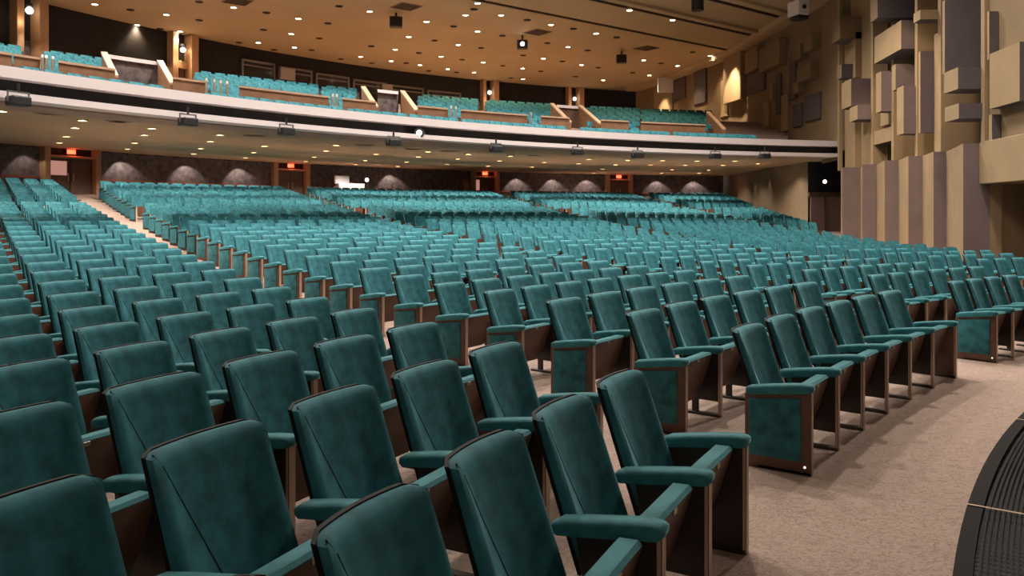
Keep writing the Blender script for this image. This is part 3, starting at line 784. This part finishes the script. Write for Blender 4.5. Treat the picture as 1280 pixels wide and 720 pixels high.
# panels on the wall above the balcony
def wpanel(pa, pb, yt, yb, m_, label, th=.12):
    (xa, ya), (xb, yb_) = on_uw(pa), on_uw(pb); ux, uy = xb-xa, yb_-ya; L = math.hypot(ux, uy); nx, ny = -uy/L, ux/L
    if nx*(-xa)+ny*(-ya) < 0: nx, ny = -nx, -ny
    zt, zb = zat(yt, ya), zat(yb, ya); mb = MB()
    q = [(xa, ya), (xb, yb_), (xb+nx*th, yb_+ny*th), (xa+nx*th, ya+ny*th)]
    mb.hexa([(x, y, zb) for x, y in q]+[(x, y, zt) for x, y in q])
    o = link('wall_panel', mb.mesh('wall_panel', [M[m_]], bevel=.02, seg=1)); tag(o, label, 'wall panel', 'panels on the wall above the balcony')
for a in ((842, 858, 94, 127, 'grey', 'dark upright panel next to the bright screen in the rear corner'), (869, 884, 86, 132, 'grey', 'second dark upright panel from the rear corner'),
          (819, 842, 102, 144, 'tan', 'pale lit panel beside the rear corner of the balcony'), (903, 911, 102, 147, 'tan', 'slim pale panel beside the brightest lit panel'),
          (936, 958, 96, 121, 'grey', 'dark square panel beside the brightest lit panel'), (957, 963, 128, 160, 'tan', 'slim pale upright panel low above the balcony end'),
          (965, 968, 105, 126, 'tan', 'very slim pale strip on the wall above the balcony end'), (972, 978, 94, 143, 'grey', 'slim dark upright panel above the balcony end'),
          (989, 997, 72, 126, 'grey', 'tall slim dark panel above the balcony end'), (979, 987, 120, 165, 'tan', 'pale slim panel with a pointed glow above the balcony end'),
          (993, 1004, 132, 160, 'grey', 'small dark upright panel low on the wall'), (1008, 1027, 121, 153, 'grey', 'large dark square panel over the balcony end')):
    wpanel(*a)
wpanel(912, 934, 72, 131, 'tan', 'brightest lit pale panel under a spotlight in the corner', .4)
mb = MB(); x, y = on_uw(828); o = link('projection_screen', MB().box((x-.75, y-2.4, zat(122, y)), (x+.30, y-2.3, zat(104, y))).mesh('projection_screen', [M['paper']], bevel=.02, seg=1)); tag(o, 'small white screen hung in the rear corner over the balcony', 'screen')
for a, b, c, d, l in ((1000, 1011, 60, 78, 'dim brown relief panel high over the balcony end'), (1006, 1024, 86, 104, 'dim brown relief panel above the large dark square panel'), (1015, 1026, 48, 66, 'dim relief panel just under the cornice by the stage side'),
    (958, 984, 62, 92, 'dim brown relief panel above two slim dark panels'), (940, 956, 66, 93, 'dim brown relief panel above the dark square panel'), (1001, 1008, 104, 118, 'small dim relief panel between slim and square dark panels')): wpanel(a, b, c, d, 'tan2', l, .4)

# ------------------------------------------------------------------ ceiling fixtures
def lit_mesh(name, r, m_):
    mb = MB(); n_ = 16
    ring = []
    for rr, z in ((r*1.35, 0), (r*1.35, -.03), (r, -.03), (r*.95, .03)):
        ring.append([(rr*math.cos(2*PI*i/n_), rr*math.sin(2*PI*i/n_), z) for i in range(n_)])
    vs = [p for g in ring for p in g]; fs = [(k*n_+i, k*n_+(i+1) % n_, (k+1)*n_+(i+1) % n_, (k+1)*n_+i) for k in range(3) for i in range(n_)]
    mb.add(vs, fs); tr = mb.mesh(name+'_trim', [M['trim']])
    mb = MB(); mb.add([(r*math.cos(2*PI*i/n_), r*math.sin(2*PI*i/n_), -.012) for i in range(n_)], [tuple(range(n_-1, -1, -1))])
    return tr, mb.mesh(name+'_lens', [m_])
CT, CLN = lit_mesh('downlight', .13, M['lens'])
_, CDK = lit_mesh('dark', .17, M['can']); CDT = CT.copy(); CDT.materials.clear(); CDT.materials.append(M['can'])
CT2, CL2 = lit_mesh('underside_light', .11, M['lens2'])
LIT = [(118.5,5),(208,18),(171,31),(225,39),(292,9),(462,14),(372.8,23),(364,42),(322.8,53),(368,59),(450.8,70.7),(489,76),(494,61.6),(511,45.7),(533,26.8),(551.4,70.5),(525,81),
 (626.4,18.6),(582,18.6),(597,39),(572.8,55.8),(604,77.7),(559.7,86),(592.5,90.4),(688.8,30.6),(745,41.6),(679.4,72.9),(709.8,58.4),(727,81),(653.3,85.3),(653.8,98.4),(754,100),(804.7,75),(812,94),(597,3.7),(786.8,12.5),(847,82),(887.8,69.5),(840.8,24.7)]
DARK = [(163,12),(83,15.6),(147,28.5),(200,36),(249,25),(250.6,50),(298.6,53),(249,2),(424,7.5),(333,15.6),(329.5,37),(410,29),(399,47.8),(389.4,62.4),(342.7,62),(426,73.6),(464,57.5),(464.6,78.7),(523.6,66),(507.7,78.7),(535.8,88.4),(543.3,50.4),
 (592.5,11.4),(567,32.8),(628,44.4),(601.7,59.7),(577.8,74.4),(628.6,82),(570.6,90.4),(638.4,97.4),(659,24.7),(684.4,53.6),(703,76.6),(676,89),(654,69),(716.8,35.7),(734.7,62.8),(747.8,84.2),(719.4,95.6),(771,46.6),(791,90.8),(865.7,65),(826,79),(900.4,72)]
def sp(kind, en, ang, col=(1, .74, .46), blend=.6, soft=.1):
    l = bpy.data.lights.new(kind, 'SPOT'); l.energy = en; l.spot_size = ang; l.spot_blend = blend; l.color = col; l.shadow_soft_size = soft; return l
LC = sp('downlight_beam', E_CEIL, 1.75, blend=.8, soft=.15); LS = sp('underside_beam', E_SOFF, 2.65, col=(1, .89, .78), blend=.3, soft=.12)
def lamp_at(data, loc, parent=None, aim=None):
    o = bpy.data.objects.new(data.name, data); COL.objects.link(o); o.location = loc
    if aim is not None: o.rotation_euler = (VEC(aim)-VEC(loc)).to_track_quat('-Z', 'Y').to_euler()
    return o
for i, (px, py) in enumerate(LIT):
    D = (ZC-CH)*F/(YH-py); x = (px-640)/F*D; z = ZC+(.0 if i < 200 else 0)
    r = tag(link('downlight', CT, None, (x, D, ZC)), 'small round glowing downlight recessed in the tan auditorium ceiling', 'ceiling light', 'glowing downlights in the main ceiling')
    link('lens', CLN, r); o = lamp_at(LC, (0, 0, -.08)); o.parent = r
for px, py in DARK:
    D = (ZC-CH)*F/(YH-py); x = (px-640)/F*D
    r = tag(link('unlit_downlight', CDT, None, (x, D, ZC)), 'small round dark unlit downlight in the tan auditorium ceiling', 'ceiling light', 'unlit downlights in the main ceiling')
    link('lens', CDK, r)
SOF = [(2,138),(103,149.5),(93.7,159),(83,170),(74.5,177.7),(190,159.6),(180.5,168),(168.8,178),(159.5,185.5),(275,167.8),(263,176),(251,185),(242,191.7),(330.8,182),(317,190),(306.7,196.6),(420,180.8),(407.6,187.8),(392.7,195.6),(382,201.4),(470.5,192),(456.5,200),(445,205),
 (535,189),(522.7,195.4),(508,202),(497.7,207.5),(585.6,192),(572.3,198),(558.5,205),(638,194.4),(624.4,200.6),(610,207),(680.4,202.3),(665,208.3),(736,198.5),(723,204),(784.6,199.6),(769.6,205.4),(753,211),(828,200),(813,205.4),(840,211.7),(871,200.6),(856.5,205.8),(886,212),(827,216),(873.5,216),(742.5,216),(918.8,200.5),(903.5,206),(947,204)]
for px, py in SOF:
    D = soffit_D(px, py); x, z = (px-640)/F*D, zat(py, D)-.005
    r = tag(link('underside_light', CT2, None, (x, D, z)), 'small round glowing downlight in the tan underside of the balcony', 'ceiling light', 'glowing downlights under the balcony')
    link('lens', CL2, r)
    if math.hypot(x-CW[0], D-CW[1]) < RW-2.5 and x < wx(D)-2: o = lamp_at(LS, (0, 0, -.1)); o.parent = r
for px, py in ((61, 141), (150, 151), (318, 169), (456, 181), (516.5, 186), (561, 188.5), (667.5, 194)):
    D = soffit_D(px, py); x, z = (px-640)/F*D, zat(py, D)
    mb = MB().cyl((0, 0, -.02), .32, .03, n=20, r2=.36)
    for k in range(3): mb.cyl((0, 0, -.03), .27-.08*k, .01, n=20)
    tag(link('air_vent', mb.mesh('air_vent', [M['vent']]), None, (x, D, z)), 'flat round brown air vent in the tan underside of the balcony', 'vent', 'air vents under the balcony')
for px, py, l in ((508, 8, 'brown square air vent in the ceiling above a black loudspeaker'), (672, 40, 'brown square ceiling vent beside the projector with a lit lens'), (808, 60, 'brown square ceiling vent above the plain black loudspeaker'), (297, 1.5, 'dark square ceiling vent at the upper edge of the photo')):
    D = (ZC-CH)*F/(YH-py); x = (px-640)/F*D
    mb = MB().box((-.55, -.55, -.03), (.55, .55, .02))
    r = tag(link('ceiling_vent', mb.mesh('ceiling_vent', [M['vent']], bevel=.01, seg=1), None, (x, D, ZC)), l, 'vent', 'square air vents in the main ceiling'); r.rotation_euler = (0, 0, .66)
    mb = MB()
    for k in range(7): mb.box((-.5, -.48+.15*k, -.045), (.5, -.42+.15*k, -.03))
    link('grille', mb.mesh('grille', [M['can']]), r)
# hanging black boxes
def hang(px, py, drop, s, l, lit=False):
    z = ZC-drop; D = (z-CH)*F/(YH-py); x = (px-640)/F*D
    r = empty('ceiling_speaker' if not lit else 'projector', (x, D, z), -math.atan2(x, D), l, 'loudspeaker' if not lit else 'projector')
    mb = MB().box((-s, -s*.8, -s*.8), (s, s*.8, s*.8)); link('housing', mb.mesh('housing', [M['blackbox']], bevel=.04, seg=2), r)
    mb = MB().cyl((0, 0, s*.7), .05, drop-s*.7, n=8); mb.box((-s*.5, -.06, s*.75), (s*.5, .06, s*.95)); link('bracket', mb.mesh('bracket', [M['blackbox']]), r)
    if lit:
        mb = MB().cyl((0, -s*.8, 0), s*.36, .03, (0, -1, 0), 20); link('lens', mb.mesh('lens', [M['hotlens']]), r)
    else:
        mb = MB().box((-s*.85, -s*.8-.03, -s*.66), (s*.85, -s*.8, s*.66)); link('grille', mb.mesh('grille', [M['can']], bevel=.01, seg=1), r)
hang(495, 28, .45, .30, 'black loudspeaker hung from the ceiling beside a square vent')
hang(653, 56, .5, .28, 'black ceiling projector with a bright white lens', True)
hang(777, 74, .45, .30, 'plain black loudspeaker hung from the ceiling towards the corner')
D = 36.0; z = zat(4, D)
r = empty('hanging_lamp', ((872-640)/F*D, D, z), 0, 'dark cylinder lamp hanging at the upper edge of the photo', 'lamp')
link('housing', MB().cyl((0, 0, -.33), .27, 1.0, n=20).mesh('housing', [M['blackbox']], smooth=True), r); link('rod', MB().cyl((0, 0, .6), .04, max(.2, ZC-z-.6), n=8).mesh('rod', [M['blackbox']]), r)
D = 35.5; z = zat(11, D)
r = empty('wall_projector', ((998-640)/F*D, D, z), .3, 'white box projector at the cornice above the side wall', 'projector')
link('housing', MB().box((-.28, -.4, -.32), (.28, .4, .32)).mesh('housing', [M['paper']], bevel=.04, seg=2), r); link('lens', MB().cyl((0, -.4, 0), .1, .03, (0, -1, 0), 12).mesh('lens', [M['blackbox']]), r)
link('base_box', MB().box((-.22, -.3, -.48), (.3, .3, -.32)).mesh('base_box', [M['blackbox']]), r)
link('bracket', MB().cyl((0, 0, .3), .05, ZC-z-.3, n=8).mesh('bracket', [M['blackbox']]), r)
# stage lights on the balcony rail
SPOTS = ((23, 126, 'first stage light under the balcony edge above the long aisle'), (235, 152, 'stage light under the balcony edge between two round vents'), (358, 164, 'stage light under the balcony edge above the second door'), (492, 178, 'stage light under the balcony edge above the sound desk side'), (620, 186, 'stage light under the balcony edge above the dark door'), (722, 190, 'stage light under the balcony edge above the washed rear wall'), (797, 194, 'stage light under the balcony edge above the tan framed door'), (894, 195, 'stage light under the balcony edge above the rear corner'), (956, 195, 'last stage light under the balcony edge by the vestibule'))
for px, py, l in SPOTS:
    x, y = on_b(px, RB-.25); z = zat(py, y)
    r = empty('stage_light', (x, y, z), math.atan2(-(CB[0]-x), (CB[1]-y))+PI, l, 'stage light', 'black stage lights along the balcony edge')
    link('housing', MB().box((-.19, -.16, -.11), (.19, .16, .09)).mesh('housing', [M['blackbox']], bevel=.03, seg=2), r)
    link('yoke', MB().box((-.22, -.02, -.02), (-.20, .02, .18)).box((.20, -.02, -.02), (.22, .02, .18)).box((-.22, -.02, .16), (.22, .02, .19)).mesh('yoke', [M['silver']]), r)
    link('clamp', MB().cyl((0, 0, .18), .03, .18, n=8).mesh('clamp', [M['blackbox']]), r)
x, y = on_b(524, RB-.02); z = zat(166, y)
r = empty('follow_spot', (x, y, z), 0, 'lit white spotlight in the black recess of the balcony front', 'spotlight')
link('housing', MB().cyl((0, .3, 0), .16, .3, (0, -1, 0), 16).mesh('housing', [M['blackbox']]), r); link('lens', MB().cyl((0, .0, 0), .075, .03, (0, -1, 0), 16).mesh('lens', [M['hotlens']]), r)

# ------------------------------------------------------------------ orchestra grating at the edge of the stage
def cpt(R, a, z): return (C0[0]+R*math.cos(a), C0[1]+R*math.sin(a), z)
RG = 20.26
angs = [2.0+(2.95-2.0)*i/60 for i in range(61)]
mb = MB()
for r0, r1, z in ((RG-.08, RG, .05),):
    A = [cpt(r1, a, 0) for a in angs]; B = [cpt(r1, a, z) for a in angs]; C = [cpt(r0, a, z) for a in angs]; D_ = [cpt(r0, a, 0) for a in angs]
    mb.strip(A, B); mb.strip(B, C); mb.strip(C, D_)
gr = link('floor_grating', mb.mesh('floor_grating', [M['rim']])); tag(gr, 'curved black metal grating let into the carpet along the stage edge', 'grating')
mb = MB()
A = [cpt(RG-.08, a, .006) for a in angs]; B = [cpt(RG-2.2, a, .006) for a in angs]; mb.strip(A, B); link('tray', mb.mesh('tray', [M['black']]), gr)
mb = MB()
for j in range(76):                        # fine bars along the curve
    R_ = RG-.10-.0255*j
    for k in range(60): mb.add([cpt(R_, angs[k], .038), cpt(R_, angs[k+1], .038), cpt(R_-.011, angs[k+1], .038), cpt(R_-.011, angs[k], .038), cpt(R_, angs[k], .012), cpt(R_, angs[k+1], .012)], [(0, 1, 2, 3), (0, 4, 5, 1)])
for i in range(330):                       # cross bars
    a = 2.0+.95*i/330; w_ = .00028
    mb.add([cpt(RG-.08, a-w_, .034), cpt(RG-.08, a+w_, .034), cpt(RG-2.0, a+w_, .034), cpt(RG-2.0, a-w_, .034)], [(0, 1, 2, 3)])
link('bars', mb.mesh('bars', [M['grate']]), gr)
for a in (2.43, 2.55, 2.67, 2.79):
    w_ = .0005; mb = MB(); mb.add([cpt(RG-.0, a-w_, .056), cpt(RG-.0, a+w_, .056), cpt(RG-2.0, a+w_, .045), cpt(RG-2.0, a-w_, .045)], [(0, 1, 2, 3)])
    link('joint', mb.mesh('joint', [M['trim']]), gr)
# ------------------------------------------------------------------ light
def wash(px, dr, z, en, col=(1, .86, .74), ang=1.75, zt=None):
    x, y = on_w(px, dr); l = sp('wall_wash', en, ang, col, .35, .04)
    x2, y2 = on_w(px, -.25); lamp_at(l, (x, y, z), aim=(x2, y2, 3.0))
for px in (38, 158, 237, 303, 491, 648, 693, 735, 823, 869): wash(px, -.62, 4.62, 110 if px > 50 else 40)
for px in (924, 944, 962):
    x, y = on_side(px); l = sp('wall_wash', 30, 1.2, (1, .72, .42), .6, .05); lamp_at(l, (x-.6, y, 4.3), aim=(x-.1, y, 2.0))
def spot(loc, aim, en, ang, col=(1, .78, .52), blend=.5, soft=.15):
    return lamp_at(sp('spotlight', en, ang, col, blend, soft), loc, aim=aim)
x, y = on_uw(922); spot((x-1.6, y-1.6, 10.9), (x, y, 7.8), 2600, .9)
x, y = on_uw(830); spot((x-1.2, y-1.5, 10.9), (x, y, 8), 1300, .8)
x, y = on_w(170, -1); spot((x, y, 9.5), (*on_w(170, 0), 7.0), 120, 1.2, (1, .85, .75))
x, y = on_w(35, -1.2); spot((x, y, 10.0), (*on_w(35, 0), 7.6), 120, .9, (1, .85, .75))
# wall washers on the sculpted wall, then house lights and an added fill lamp
spot((5.0, 20.0, 10.6), (12.6, 27.0, 3.4), 3000, .62, (1, .78, .54), .25, .25)
spot((4.0, 12.0, 10.6), (11.8, 21.0, 3.6), 700, .85, (1, .80, .6), .5, .3)
# house downlights over the front stalls, in the ceiling above the frame
LF = sp('house_downlight', E_FRONT, 2.45, col=(1, .92, .83), blend=.7, soft=.25)
for gx in (-14, -8.5, -3, 2.5, 8):
    for gy in (13, 19, 25, 31):
        if gx < wx(gy)-2: lamp_at(LF, (gx, gy, ZC-.1))
al = bpy.data.lights.new('stage_side_fill', 'AREA'); al.energy = E_FILL; al.shape = 'RECTANGLE'; al.size = 10; al.size_y = 5; al.color = (1, .84, .66)  # added fill lamp, unseen on the stage side, lifts ceiling and seat fronts
lamp_at(al, (13, -10, 5.5), aim=(-2, 24, 6))
w = bpy.data.worlds.new('world'); SC.world = w; w.use_nodes = True
bg = w.node_tree.nodes['Background']; bg.inputs[0].default_value = (1, .92, .84, 1); bg.inputs[1].default_value = E_WORLD

if True:
    o = mass.build('distant_seats', [M['velvet'], M['shell'], M['pad'], M['wood'], M['darkwood'], M['edge']])
    tag(o, 'rows of teal theatre seats further back in the stalls and up on the balcony', 'seats', kind='stuff')
